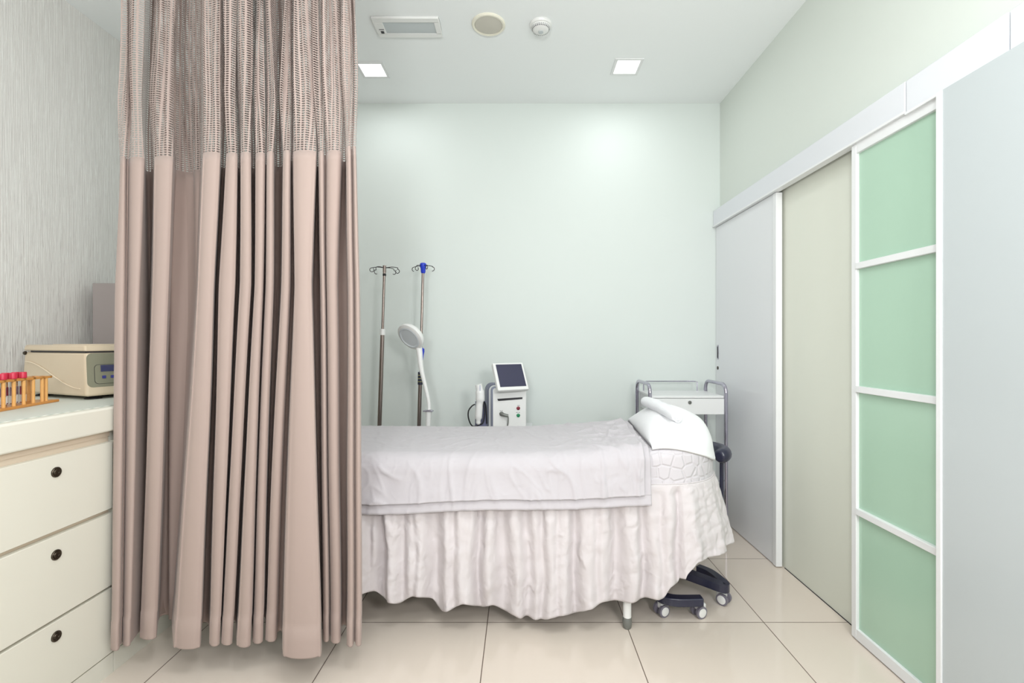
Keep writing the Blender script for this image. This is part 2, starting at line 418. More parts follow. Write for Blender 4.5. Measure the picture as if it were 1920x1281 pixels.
# smoke detector
x, y = ceil(1014, 45)
t = thing('smoke_detector', 'small domed white smoke detector on the ceiling beside the speaker', 'smoke detector', (x, y, H))
MB().lathe([(.058, 0), (.060, -.006), (.056, -.014), (.050, -.016)], 40).build('base', M['white_plastic'], t)
MB().lathe([(.050, -.014), (.048, -.026), (.036, -.036), (.018, -.040), (0, -.041)], 40).build('dome', M['white_plastic'], t)
s_ = MB()
for k in range(28):
    q = 2*PI*k/28; c_, s2_ = math.cos(q), math.sin(q); M4 = Matrix.Rotation(q, 4, 'Z')
    s_.add([M4 @ Vector(p) for p in ((.0435, -.0028, -.0325), (.0435, .0028, -.0325), (.0495, .0028, -.0225), (.0495, -.0028, -.0225))], [(0, 1, 2, 3)])
s_.build('vent_slots', M['print'], t)
MB().lathe([(.014, -.038), (.013, -.044), (0, -.045)], 20).build('test_button', M['grille'], t)

# ------------------------------------------------------------------ curtain
folds = [  # px limits of each fold front at net seam, middle and foot; distance at seam and foot; depth of the recess after it
 (225, 237, 214, 235, 205, 226, 1.735, 1.685, .012), (241, 272, 238, 263, 229, 249, 1.74, 1.71, .12),
 (289, 326, 284, 317, 265, 298, 1.73, 1.745, .16),
 (380, 414, 370, 403, 329, 379, 1.695, 1.69, .075),
 (424, 446, 411, 442, 394, 415, 1.70, 1.705, .09), (451, 471, 450, 471, 418, 439, 1.695, 1.71, .09),
 (479, 498, 477, 493, 446, 472, 1.70, 1.70, .06), (500, 514, 497, 512, 475, 495, 1.69, 1.72, .13),
 (531, 545, 526, 543, 500, 522, 1.68, 1.73, .05), (549, 594, 551, 584, 533, 600, 1.68, 1.645, .08),
 (597, 608, 600, 610, 604, 616, 1.685, 1.73, .022), (612, 641, 612, 633, 618, 638, 1.68, 1.72, .06),
 (649, 659, 653, 664, 650, 664, 1.645, 1.70, .015), (661, 668, 666, 676, 666, 679, 1.645, 1.705, .0)]
def plan(level):
    P = []
    for i, f_ in enumerate(folds):
        a, b_ = f_[2*level], f_[2*level+1]; D = (f_[6], (f_[6]*.6+f_[7]*.4), f_[7])[level]; w_ = b_-a
        for px, dd in ((a, .026), (a+.10*w_, .010), (a+.3*w_, .001), (a+.62*w_, 0), (b_-.12*w_, .008), (b_, .028)):
            P.append((max(X(px, D+dd), -1.482 if level else -9), D+dd))
        if i < len(folds)-1:
            n_ = folds[i+1][2*level]; nD = (folds[i+1][6], folds[i+1][6]*.6+folds[i+1][7]*.4, folds[i+1][7])[level]
            base = max(D, nD)*.6+min(D, nD)*.4; g = n_-b_; r_ = base+min(.145 if f_[8] < .15 else .165, f_[8]*1.9)
            P.append((max(X(b_+.12*g, r_), -1.480 if level else -9), r_)); P.append((max(X(b_+.88*g, r_), -1.476 if level else -9), r_))
    return catmull(P, 4)
LA, LB, LC = plan(0), plan(1), plan(2)
zA, zB, zC, zbot = 1.90, 1.425, .24, .118
def cur(k, z):
    if z >= zA:
        x, d_ = LA[k]; t = min(1, (z-zA)/.9)
        cx = X(452, 1.72); x = cx+(x-cx)*(1-.035*t)
        q = noise.noise(Vector((x*9+3, z*.5, 1.3)))*.016*min(1, t*3)
        d2_ = 1.74+(d_-1.74)*(1-.25*t)
        s_ = min(1, t*4)
        fq = 62+14*noise.noise(Vector((x*3, 0, 4)))
        d2_ += s_*.011*(math.sin(fq*2*x+2.2*noise.noise(Vector((x*5, z*.9, 6))))+.5*noise.noise(Vector((x*60, z*.6, 2))))
        d2_ += s_*.028*noise.noise(Vector((k*.16, z*1.1, 5.5)))
        x += s_*.022*noise.noise(Vector((k*.09, z*1.3, 9.1)))+q
        return x, d2_
    if z >= zB: t = (zA-z)/(zA-zB); a, b_ = LA[k], LB[k]
    else: t = (zB-z)/(zB-zC); a, b_ = LB[k], LC[k]
    if z < zB: t2 = t
    else: t2 = t
    x = a[0]+(b_[0]-a[0])*t2; d_ = a[1]+(b_[1]-a[1])*t2
    amp = .006*sstep(zA, zB, z) if zA < zB else .006*sstep(0, .5, zA-z)
    x += amp*noise.noise(Vector((x*6, z*1.4, 2.2))); d_ += amp*noise.noise(Vector((x*7, z*1.1, 7.2)))
    if z < .215: d_ -= .0022
    return x, d_
us = [0]
for p, q in zip(LA, LA[1:]): us.append(us[-1]+math.hypot(p[0]-q[0], p[1]-q[1]))
cur_root = thing('privacy_curtain', 'long taupe privacy curtain with a netted top, hanging in deep folds', 'curtain', (-1.02, 1.72, 0))
cx0, cy0 = -1.02, 1.72
def sheet(zlist):
    rows = []; uvs = []
    for z in zlist:
        rows.append([(cur(k, z)[0]-cx0, cur(k, z)[1]-cy0, z) for k in range(len(LA))]); uvs.append([(u_, z) for u_ in us])
    return MB().grid(rows, uvs=uvs)
zl = [zbot, zbot+.004, .17, .213, .217]+[.24+(zA-.24)*i/50 for i in range(51)]
sheet(zl).build('fabric', M['curtain'], cur_root, ang=180, solid=.0015)
sheet([zA+.98*i/40 for i in range(41)]).build('netting', M['net'], cur_root, ang=180)
# backing sheet added behind the curtain to darken its fold gaps and net holes
def rear(x, z):
    f = sstep(zA+.4, .3, z) if False else max(0, min(1, (2.3-z)/2.0))
    y = 1.885+.018*math.sin(x*74+2*noise.noise(Vector((x*4, z*.4, 1))))+.014*noise.noise(Vector((x*17, z*.8, 4)))
    return y
NR = 420
def rear_sheet(zlist):
    rows = []; uvs = []
    for z in zlist:
        r_ = []; uu = []; acc = 0; pv = None
        for i in range(NR+1):
            x = -1.462+.79*i/NR; x += .010*noise.noise(Vector((x*14, z*.7, 3))); y = rear(x, z)
            r_.append((x-cx0, y-cy0, z))
            y0_ = rear(-1.462+.79*i/NR, 1.9); x0_ = -1.462+.79*i/NR
            if pv: acc += math.hypot(x0_-pv[0], y0_-pv[1])
            pv = (x0_, y0_); uu.append((acc, z))
        rows.append(r_); uvs.append(uu)
    return MB().grid(rows, uvs=uvs)
rear_sheet([.125+(zA-.125)*i/16 for i in range(17)]).build('gap_backing_fabric', M['curtain'], cur_root, ang=180, solid=.0015)
rear_sheet([zA+.98*i/12 for i in range(13)]).build('gap_backing_netting', M['net'], cur_root, ang=180)
MB().box(-.56, .52, -.012, .012, 2.878, H-.001).build('track', M['alu'], cur_root, bevel=.003)

# ------------------------------------------------------------------ left worktop, drawers
XF = -1.5; CT = .982
MB_ = MB().box(XL+.001, XF+.012, 1.2, YB-.002, .893, CT)
wt = MB_.build('worktop', M['cabinet'], bevel=.008, seg=3)
tag(wt, 'thick cream worktop running along the wallpapered wall behind the curtain', 'worktop')
mt = MB().box(XL+.01, XF-.018, 1.21, YB-.01, CT+.0003, CT+.0022).build('counter_mat', M['mat'])
tag(mt, 'thin pale ribbed mat covering the top of the cream worktop', 'mat')
dc = thing('drawer_cabinet', 'cream base cabinet with three round-knobbed drawers at lower left', 'cabinet', (XF, 1.52, 0))
b_ = MB(); b_.box(-.72, -.022, -.222, .222, .0, .8925); b_.build('body', M['cabinet_gap_shade'], dc)
MB().box(-.022, -.004, -.222, .222, 0, .074).build('plinth', M['cabinet'], dc)
MB().box(-.0222, -.017, -.222, .222, .872, .8925).build('top_rail', M['cabinet_gap_shade'], dc)
for za, zb, zk in ((.608, .853, .798), (.326, .592, .531), (.080, .316, .268)):
    d_ = MB().box(-.0215, 0, -.219, .217, za, zb).build('drawer', M['cabinet'], dc, bevel=.0015)
    k_ = MB().lathe([(.0165, 0), (.0165, .003), (.0145, .005), (.012, .0035), (.0105, .0035), (.009, .006), (.005, .0065), (.004, .0045), (0, .0045)], 28, align((1, 0, 0), (0, .004, zk)))
    k_.build('knob', M['knob'], d_)
bc = thing('base_cabinet', 'cream base cabinet behind the curtain, beyond the drawers', 'cabinet', (XF, 2.54, 0))
MB().box(-.72, -.022, -.795, .79, 0, .8925).build('body', M['cabinet'], bc)
MB().box(-.022, -.004, -.795, .79, 0, .074).build('plinth', M['cabinet'], bc)
for i in range(3):
    d_ = MB().box(-.0215, 0, -.790+i*.528, -.790+i*.528+.522, .080, .853).build('door', M['cabinet'], bc, bevel=.0015)
    MB().lathe([(.0165, 0), (.0165, .003), (.012, .005), (0, .005)], 24, align((1, 0, 0), (0, -.75+i*.528, .6))).build('knob', M['knob'], d_)

# ------------------------------------------------------------------ centrifuge
TOP = CT+.0022
sd = Vector((.937, -.349, 0)); ang = math.atan2(sd.y, sd.x)       # local +x: from back to front panel
fx, fy = -1.735, 1.885
L, W = .455, .37
cf = thing('centrifuge', 'beige benchtop centrifuge with hinged lid and blue display on the worktop', 'centrifuge',
           (fx-.937*L, fy+.349*L, TOP), ang)
def taper(mb, z0, z1, x0, x1, x0t, x1t, y0, y1, n=4):
    return mb.add([(x0, y0, z0), (x1, y0, z0), (x1, y1, z0), (x0, y1, z0), (x0t, y0+.004, z1), (x1t, y0+.004, z1), (x1t, y1-.004, z1), (x0t, y1-.004, z1)],
                  [(3, 2, 1, 0), (4, 5, 6, 7), (0, 1, 5, 4), (1, 2, 6, 5), (2, 3, 7, 6), (3, 0, 4, 7)])
taper(MB(), .014, .193, -.004, L, .012, L-.012, 0, W).build('housing', M['beige'], cf, bevel=.012, seg=4)
taper(MB(), .196, .222, .012, L-.008, .018, L-.018, 0, W).build('lid', M['beige'], cf, bevel=.007, seg=3)
MB().box(.06, L-.014, .0045, W-.01, .190, .199).build('lid_gap', M['dark'], cf)
MB().box(.10, .34, .06, W-.06, .2215, .2245).build('lid_panel', M['beige_hi'], cf, bevel=.002)
MB().lathe([(.008, -.003), (.008, .003), (.005, .006), (0, .006)], 16, align((0, -1, 0), (.024, .002, .186))).build('hinge_pin', M['knob'], cf)
cv = []
for i in range(25):
    t = i/24; cv.append((.032+.385*t, -.0008, .150-.105*sstep(0, 1, t)))
MB().tube(cv, .0019, 8).build('side_ridge', M['beige_hi'], cf)
def frontpt(y, z): return (L-.012*(z-.014)/.179, y, z)
def frontplate(y0, y1, z0, z1, off, th, rad=0):
    mb = MB(); vs = []
    pts = []
    for cy, cz, q0 in ((y0+rad, z0+rad, PI), (y1-rad, z0+rad, 1.5*PI), (y1-rad, z1-rad, 0), (y0+rad, z1-rad, .5*PI)):
        for k in range(6 if rad else 1):
            q = q0+(PI/2)*k/5 if rad else 0
            pts.append((cy+(rad*math.cos(q) if rad else 0), cz+(rad*math.sin(q) if rad else 0)))
    n = len(pts)
    for o in (off, off+th):
        for y, z in pts:
            p = frontpt(y, z); vs.append((p[0]+o, y, z))
    return mb.add(vs, [tuple(reversed(range(n))), tuple(range(n, 2*n))]+[(k, (k+1) % n, n+(k+1) % n, n+k) for k in range(n)])
frontplate(.006, W-.012, .050, .188, -.001, .002, .02).build('front_panel', M['olive'], cf)
frontplate(.030, W-.04, .062, .142, .0010, .0008, .015).build('panel_outline', M['dark'], cf)
frontplate(.0315, W-.0415, .0635, .1405, .0012, .0010, .014).build('panel_inset', M['olive'], cf)
frontplate(.052, .22, .112, .139, .0018, .0016).build('display', M['display'], cf)
for i in range(4): frontplate(.056+i*.030, .069+i*.030, .084, .096, .0018, .002, .002).build('button', M['button'], cf)
for a_, b2 in ((L-.05, .05), (.06, .05), (L-.05, W-.05), (.06, W-.05)):
    MB().lathe([(.030, 0), (.028, .004), (.016, .007), (.012, .016)], 24, Matrix.Translation((a_, b2, 0))).build('foot', M['black'], cf)

# grey box behind the centrifuge
gb = MB().box(0, .30, 0, .16, 0, .535).build('storage_box', M['greybox'], bevel=.003, loc=(X(173, 2.42), 2.42, TOP))
tag(gb, 'plain grey upright box standing on the worktop behind the centrifuge', 'box')

# ------------------------------------------------------------------ test tube rack
rk = thing('test_tube_rack', 'orange wooden test tube rack with dowel posts at the left edge', 'test tube rack', (-1.812, 1.855, TOP), math.atan2(-.968, .25))
RW = .075; RL = .40        # local x runs along the rack towards the camera; local -y is the wall side... +y towards the room
MB().box(0, RL, -RW, 0, 0, .010).build('base', M['wood'], rk, bevel=.002)
topb = MB(); hx = [.075+.045*i+.0225 for i in range(7)]
topb.box(.03, RL, -RW+.006, -RW+.016, .096, .104); topb.box(.03, RL, -.016, -.006, .096, .104); topb.box(.03, RL, -RW/2-.004, -RW/2+.004, .096, .104)
for h_ in [.035]+[.075+.045*i for i in range(8)]: topb.box(h_-.006, h_+.006, -RW+.006, -.006, .096, .104)
topb.build('top_frame', M['wood'], rk, bevel=.001)
for yy in (-.011, -RW+.011):
    for p_ in [.055, .075]+[.12+.045*i for i in range(6)]:
        MB().cyl((p_, yy, .010), (p_, yy, .097), .0054, 14).build('dowel', M['wood_pale'], rk)
R4 = Matrix.Translation(rk.location) @ Matrix.Rotation(rk.rotation_euler.z, 4, 'Z')
def tube_thing(lx, ly, cap, fill, label):
    p = R4 @ Vector((lx, ly, .0105)); t = thing('test_tube', label, 'test tube', p, 0, 'capped test tubes in the wooden rack')
    MB().lathe([(0, 0), (.005, .001), (.0084, .007), (.0084, .096)], 18).build('glass_tube', M['glass'], t)
    MB().lathe([(0, .0015), (.0068, .006), (.0070, .064), (0, .064)], 16).build('sample', M[fill], t)
    MB().lathe([(.0087, .008), (.0087, .034)], 18).build('paper_label', M['label'], t)
    cp = MB().lathe([(.0094, .093), (.0108, .094), (.0106, .112), (.0094, .115), (0, .115)], 20)
    cp.build('cap', M[cap], t)
tube_thing(.1425, -.0275, 'blood', 'samplered', 'red-capped test tube nearest the centrifuge, in the front row of the rack')
tube_thing(.1875, -.0275, 'blood', 'sample', 'red-capped test tube second from the centrifuge, in the front row of the rack')
tube_thing(.2325, -.0275, 'blood', 'sample', 'red-capped test tube third from the centrifuge, in the front row of the rack')
tube_thing(.1425, -.0500, 'blood', 'sample', 'red-capped test tube nearest the centrifuge, in the wall-side row of the rack')
tube_thing(.1875, -.0500, 'blood', 'samplered', 'red-capped test tube second from the centrifuge, in the wall-side row of the rack')
tube_thing(.2775, -.0275, 'teal', 'sample', 'teal-capped test tube at the left edge of the photo')

# ------------------------------------------------------------------ treatment bed
BY, BW, BX0, BX1, BR = 2.335, .345, -1.10, .62, .292      # centre line, half width, foot, start of round head, head length
htab = [(-2, .717), (0, .717), (.25, .726), (.45, .742), (.60, .765), (.72, .780), (.84, .768), (.98, .735)]
def hm(x):
    s_ = 0
    for k in range(-3, 4): s_ += interp(htab, x+k*.025)
    return s_/7
def outline(n_side=60, n_head=48, n_foot=14, out=0.0):
    """closed plan outline of the bed, near side first (foot to head), round head, far side, foot"""
    W_ = BW+out; P = []
    for i in range(n_side): P.append((BX0+(BX1-BX0)*i/n_side, BY-W_, 0, -1))
    for i in range(n_head):
        q = -PI/2+PI*i/n_head
        ex = 0.9
        c_ = math.copysign(abs(math.cos(q))**ex, math.cos(q)); s_ = math.copysign(abs(math.sin(q))**ex, math.sin(q))
        nx, ny = math.cos(q), math.sin(q)
        P.append((BX1+(BR+out)*c_, BY+W_*s_, nx, ny))
    for i in range(n_side): P.append((BX1-(BX1-BX0)*i/n_side, BY+W_, 0, 1))
    for i in range(n_foot): P.append((BX0-out, BY+W_-2*W_*i/n_foot, -1, 0))
    return P
bed = thing('treatment_bed', 'long treatment bed with raised rounded head end and white legs under a skirted cover', 'bed', (0, BY, 0))
def ringmesh(out, top_off, z_bot, rr=.045, spine=True, zfun=hm, n_side=60):
    P = outline(out=out, n_side=n_side); rows = []
    def pt(r_, p, z): 
        sx = max(BX0+.3, min(p[0], BX1)); return (sx+(p[0]-sx)*r_, BY+(p[1]-BY)*r_, z)
    Rm = BW+out
    rows.append([pt(1, p, z_bot) for p in P])
    rows.append([pt(1, p, (z_bot+zfun(p[0])+top_off)/2) for p in P])
    for k in range(7):
        a_ = PI/2*k/6; r_ = 1-(rr/Rm)*(1-math.cos(a_)); rows.append([pt(r_, p, zfun(pt(r_, p, 0)[0])+top_off-rr*(1-math.sin(a_))) for p in P])
    for r_ in (.8, .7, .6, .5, .4, .3, .2, .1, .001):
        rows.append([pt(r_, p, zfun(pt(r_, p, 0)[0])+top_off) for p in P])
    return rows
rows = ringmesh(-.012, -.010, .605)
mm = MB().grid(rows, closed=True); mm.f.append(tuple(range(len(rows[0]))))
mm.v = [(x, y-BY, z) for x, y, z in mm.v]
mm.build('mattress', M['mattress'], bed, ang=60)
fr = MB(); fr.box(BX0+.05, .60, -.27, .27, .56, .6045); fr.box(BX0+.1, .5, -.02, .02, .50, .56)
fr.build('frame', M['white'], bed, bevel=.004)
for lx, ly in ((.454, -.325), (.454, .30), (-.85, -.325), (-.85, .30)):
    l_ = MB().tube([(lx, ly, .59), (lx, ly, .045)], .0175, 20); l_.build('leg', M['white_plastic'], bed)
    MB().lathe([(.014, 0), (.018, .006), (.020, .030), (.0185, .047), (.017, .05)], 20, Matrix.Translation((lx, ly, 0))).build('leg_cap', M['grey'], bed)
for ly in (-.325, .30):
    MB().box(.43, .475, min(ly, ly*.8), max(ly, ly*.8), .565, .60).build('leg_bracket', M['white'], bed)

# skirted quilted sheet
cover = thing('bed_cover', 'quilted pale lilac fitted cover with a long ruffled skirt around the treatment bed', 'bed cover', (0, BY, 0))
QB = .615
rows = ringmesh(0, 0, QB)
q_ = MB().grid(rows, closed=True); q_.v = [(x, y-BY, z) for x, y, z in q_.v]
q_.build('quilted_top', M['quilt'], cover, ang=180)
for zz in (QB+.004,):
    MB().tube([(p[0]*1.0, p[1]-BY, zz) for p in outline(out=.002)], .003, 6, closed=True).build('piping', M['sheet'], cover)
hem_px = [(560, 1120), (677, 1115), (705, 1107), (718, 1120), (729, 1131), (749, 1133), (770, 1119), (811, 1122), (828, 1146), (838, 1148),
          (866, 1133), (907, 1139), (924, 1134), (952, 1148), (979, 1163), (1020, 1163), (1065, 1153), (1110, 1143), (1130, 1129),
          (1154, 1126), (1185, 1132), (1209, 1120), (1235, 1126), (1247, 1122), (1256, 1102), (1280, 1087), (1302, 1065), (1322, 1030), (1371, 1011), (1400, 1005)]
valleys = [(712, 7, 1), (753, 8, .7), (812, 12, 1), (897, 8, .9), (942, 12, 1), (990, 9, .8), (1017, 6, .5), (1079, 8, .8), (1120, 6, .4), (1158, 12, .9), (1209, 8, .8), (1243, 6, .4), (1275, 8, .6), (690, 6, .5), (775, 5, .35), (850, 6, .5), (1045, 5, .35)]
P = outline(n_side=330, n_head=230, n_foot=70)
cum = [0]
for a_, c_ in zip(P, P[1:]): cum.append(cum[-1]+math.hypot(a_[0]-c_[0], a_[1]-c_[1]))
NT = 60; rows = []
for j in range(NT+1):
    t = j/NT; row = []
    for i, p in enumerate(P):
        s_ = cum[i]; near = p[1] < BY and p[0] < BX1+.30 and p[3] < -.2
        px0 = 976+F*p[0]/(BY-BW-.03) if p[3] < -.99 else 976+F*(p[0]+.05)/(p[1]-.04)
        val = 0
        if p[1] < BY+.02 and p[0] > -1.0:
            for c0, w0, a0 in valleys:
                val += a0*math.exp(-((px0+noise.noise(Vector((c0, t*2.2, 0)))*7-c0)/(w0*1.3*(1+.5*t)))**2)
        else:
            val = .5+.7*noise.noise(Vector((s_*14, t*.7, 4)))
        val = min(val, 1.15); val = val*val*(1.9-.9*val) if val > 0 else val
        head = sstep(BX1-.05, BX1+.25, p[0])
        flare = (.004+.052*t**.8) + head*.055*t*sstep(-.9, .3, p[3])
        amp = (.020+.082*t**.7)*sstep(0, .12, t)
        g = .010*noise.noise(Vector((s_*19, t*1.6, 8)))*sstep(0, .1, t)+.004*noise.noise(Vector((s_*45, t*6, 1)))*sstep(0, .1, t)
        g += .0035*(abs(noise.noise(Vector((s_*16+t*5, t*9-s_*3, 3.7)))))*sstep(0, .1, t)*2
        off = flare-amp*val*.9+g
        off += .012*head*t*math.sin(s_*46+3*noise.noise(Vector((s_*4, 0, 0))))
        x = p[0]+p[2]*off; y = p[1]+p[3]*off
        zb_ = .15+.03*noise.noise(Vector((s_*4, 2, 2)))
        row.append([x, y, off, t, p])
    rows.append(row)
out = []
for row in rows:
    o_ = []
    for i, (x, y, off, t, p) in enumerate(row):
        xb, yb = rows[-1][i][0], rows[-1][i][1]
        pxb = 976+F*xb/yb
        if p[1] < BY+.02 and p[0] > -1.0 and p[3] < .15:
            zb_ = EYE-(interp(hem_px, pxb)-640)*yb/F
            zb_ = max(.055, min(.31, zb_))
        else:
            s_ = cum[i]; zb_ = .25+.02*noise.noise(Vector((s_*4, 2, 2)))
        o_.append([x, y-BY, zb_, t])
    out.append(o_)
# smooth the hem height along the path, then lay the rows out
nP = len(P)
zbs = [out[-1][i][2] for i in range(nP)]
for _ in range(3): zbs = [(zbs[i-1]+2*zbs[i]+zbs[(i+1) % nP])/4 for i in range(nP)]
grid = [[(o_[i][0], o_[i][1], QB+.002-(QB-zbs[i])*o_[i][3]) for i in range(nP)] for o_ in out]
MB().grid(grid, closed=True).build('skirt', M['sheet'], cover, ang=180, solid=.0012)

# bedspread: strip across the bed from near hem over the top to the far hem
def crease(x, y, z, amp):
    v_ = Vector((x, y, z)); q = v_*8+Vector((noise.noise(v_*4), noise.noise(v_*4+Vector((9, 0, 0))), 0))*1.1
    a_ = 1-abs(noise.noise(q))*2.4; b2 = 1-abs(noise.noise(q*2.3+Vector((3, 1, 7))))*2.6
    return amp*(max(0, a_)**4+.45*max(0, b2)**4)
RS = .07
def spread_pt(x, v, off):
    """v in metres along the cross section: 0 near hem"""
    hem = interp([(-1.2, .512), (-.66, .506), (.545, .538)], x)-.004*math.sin(x*9)
    top = hm(x)+.013+off; yn = BY-BW-.012-off; yf = BY+BW+.012+off
    foot = sstep(BX0+.10, BX0-.02, x) if x < BX0+.1 else 0
    drop = top-RS-hem; arc = PI/2*RS; flat = (yf-yn)-2*RS
    if v < drop:
        t = v/drop; return (x, yn-.026*(1-t)**1.3, hem+v)
    if v < drop+arc:
        a_ = (v-drop)/RS; return (x, yn+RS-RS*math.cos(a_), top-RS+RS*math.sin(a_))
    if v < drop+arc+flat: return (x, yn+RS+(v-drop-arc), top)
    if v < drop+2*arc+flat:
        a_ = (v-drop-arc-flat)/RS; return (x, yf-RS+RS*math.sin(a_), top-RS+RS*math.cos(a_))
    t = (v-drop-2*arc-flat)/drop; return (x, yf+.02*t, top-RS-t*drop)
def total(x):
    hem = interp([(-1.2, .512), (-.66, .506), (.545, .538)], x)-.004*math.sin(x*9)
    top = hm(x)+.013; return 2*(top-RS-hem)+PI*RS+2*BW+.024-2*RS
def spread(xs, vs_fn, off, wr=1.0):
    rows = []
    for i, x in enumerate(xs):
        T = total(x); row = []
        for f_ in vs_fn(T):
            # edge slants towards the head on the far side and bows a little
            k = sstep(.1, .57, x); xx = x+k*.045*sstep(.25, .75, f_/T)+.004*noise.noise(Vector((x*3, f_*6, 0)))*1.5
            p = Vector(spread_pt(xx, min(f_, T-1e-5), off)); p.x = xx
            e = .001*noise.noise(Vector((xx*3, f_*3, 2)))*6
            rt = .35+.65*sstep(-.25, .25, xx)
            side = 1-.72*sstep(.16, .26, f_)*(1-rt*.45)
            c_ = crease(xx*1.15, f_*.5+xx*.25, 4.6, .0085)*side*wr*(.5+.5*rt)
            c_ += .004*wr*noise.noise(Vector((xx*16, f_*3.2+.5*xx, 3)))*(1-sstep(.14, .25, f_))
            c_ += .011*wr*max(0, 1-abs(noise.noise(Vector((xx*7+f_*6, f_*5-xx*4, 6))))*3)**2*sstep(.18, .42, xx)*sstep(.10, .22, f_)
            if f_ < .2: p.y -= c_+e
            elif f_ > T-.2: p.y += c_+e
            else: p.z += c_+e
            row.append((p.x, p.y-BY, p.z))
        rows.append(row)
    return MB().grid(rows)
bs = thing('bedspread', 'crumpled pale grey bedspread with a stitched border lying over the treatment bed', 'bedspread', (0, BY, 0))
xe0, xe1 = BX0-.03, .545
NX = 330
spread([xe0+(xe1-.028-xe0)*i/NX for i in range(NX+1)], lambda T: [.042+(T-.084)*k/230 for k in range(231)], .011).build('cover', M['blanket'], bs, ang=180, solid=.005)
bd = spread([xe0+(xe1-xe0)*i/NX for i in range(NX+1)], lambda T: [.0+.046*k/5 for k in range(6)], .001, .45)
b2 = spread([xe0+(xe1-xe0)*i/NX for i in range(NX+1)], lambda T: [T-.046+.046*k/5 for k in range(6)], .001, .45)
b3 = spread([xe1-.034+.034*i/8 for i in range(9)], lambda T: [.04+(T-.08)*k/230 for k in range(231)], .001, .6)
bd.add(b2.v, b2.f); bd.add(b3.v, b3.f)
bd.build('border', M['blanket'], bs, ang=180, solid=.003)

# pillow on the raised head
EX = 2/.9
def headw(x, o=0):
    if x <= BX1: return BW+o
    q = min(1, (x-BX1)/(BR+o)); return (BW+o)*max(0, 1-q**EX)**(1/EX)
def coverz(x, y):
    """height of the covered mattress under a point, running down its rounded edge"""
    dx_ = max(0, x-BX1)/BR; dy_ = abs(y-BY)/BW; r_ = (dx_**EX+dy_**EX)**(1/EX) if dx_ > 0 else dy_
    d0 = (1-r_)*BW*.92; rr_ = .045
    if d0 >= rr_: return hm(x)
    if d0 >= 0: return hm(x)-rr_+math.sqrt(max(0, rr_*rr_-(rr_-d0)**2))
    return hm(x)-rr_+max(d0, -.012)*4.0
pw = MB(); top = []; bot = []; n = 64
PX0, PX1 = .560, BX1+BR+.007
for i in range(n+1):
    ra = []; rb = []
    u_ = .5-.5*math.cos(PI*i/n)
    for j in range(n+1):
        v_ = -math.cos(PI*j/n)
        x = PX0+(PX1-PX0)*u_; x += .045*(v_*.5+.5)*(1-u_)**2
        dr_ = .010+.062*sstep(.58, .88, x)+.012*sstep(.80, .90, x)
        hang = -(.045-math.sqrt(.045**2-(.045-dr_)**2))/.92 if dr_ < .045 else (dr_-.045)/4.0
        hw_ = headw(min(x, PX1-.0008), hang); y = BY+v_*hw_
        q = u_*2-1
        th = (max(0, 1-abs(min(q, .6+.4*q if q > .6 else q))**3.0)**.5 if q < 0 else max(0, 1-q**8)**.42)*max(0, 1-abs(v_)**2.0)**(1.25 if v_ < 0 else .7)
        base = coverz(x, y)+.007
        w_ = .10*noise.noise(Vector((x*9, y*6, 3)))-.28*math.exp(-((x-.66-.12*(y-2.1))/.012)**2)*sstep(2.35, 2.08, y)+.16*math.exp(-((x-.69-.10*(y-2.1))/.018)**2)*sstep(2.35, 2.08, y)
        peak = .078+.034*math.exp(-((x-.73)/.10)**2)-.012*sstep(.80, .93, x)
        ra.append((x-.76, y-BY, base+.012+peak*th*(1+w_))); rb.append((x-.76, y-BY, base+.002))
    top.append(ra); bot.append(rb)
pw.grid(top); pw.grid([list(reversed(r_)) for r_ in bot])
# stitch the rim
o0 = 0; o1 = (n+1)*(n+1)
def ti(i, j): return o0+i*(n+1)+j
def bi(i, j): return o1+i*(n+1)+(n-j)
for k in range(n):
    pw.f += [(ti(k, 0), ti(k+1, 0), bi(k+1, 0), bi(k, 0)), (ti(k+1, n), ti(k, n), bi(k, n), bi(k+1, n)),
             (ti(0, k+1), ti(0, k), bi(0, k), bi(0, k+1)), (ti(n, k), ti(n, k+1), bi(n, k+1), bi(n, k))]
pl = pw.build('pillow', M['pillow'], ang=180, loc=(.76, BY, 0))
tag(pl, 'plump white pillow on the raised head end of the bed', 'pillow')
# rolled towel lying on the pillow
a_ = Vector((.706, 2.115, .882)); b_ = Vector((.655, 2.47, .908))
tw = thing('rolled_towel', 'small white rolled towel lying across the top of the pillow', 'towel', (a_.x, a_.y, a_.z-.03))
d_ = b_-a_; pts = []; rs = []
for i in range(25):
    t = i/24; pts.append(Vector((0, 0, .03))+d_*t+Vector((0, 0, .006*math.sin(PI*t)))); rs.append(.034*(1-.18*abs(2*t-1)**6)*(1+.03*math.sin(t*21)))
MB().tube(pts, rs, 28, flat=.8, up=(0, 0, 1)).build('roll', M['towel'], tw, bevel=.004)
sp_ = []
ax = -d_.normalized(); ux = ax.cross(Vector((0, 0, 1))).normalized(); uy = ax.cross(ux)
for i in range(60):
    t = i/59; q = t*5*PI; r_ = .026*(1-t*.85); sp_.append(Vector((0, 0, .03))+ax*.001+ux*math.cos(q)*r_*.8+uy*math.sin(q)*r_)
MB().tube(sp_, .0028, 6).build('roll_end', M['towel'], tw)

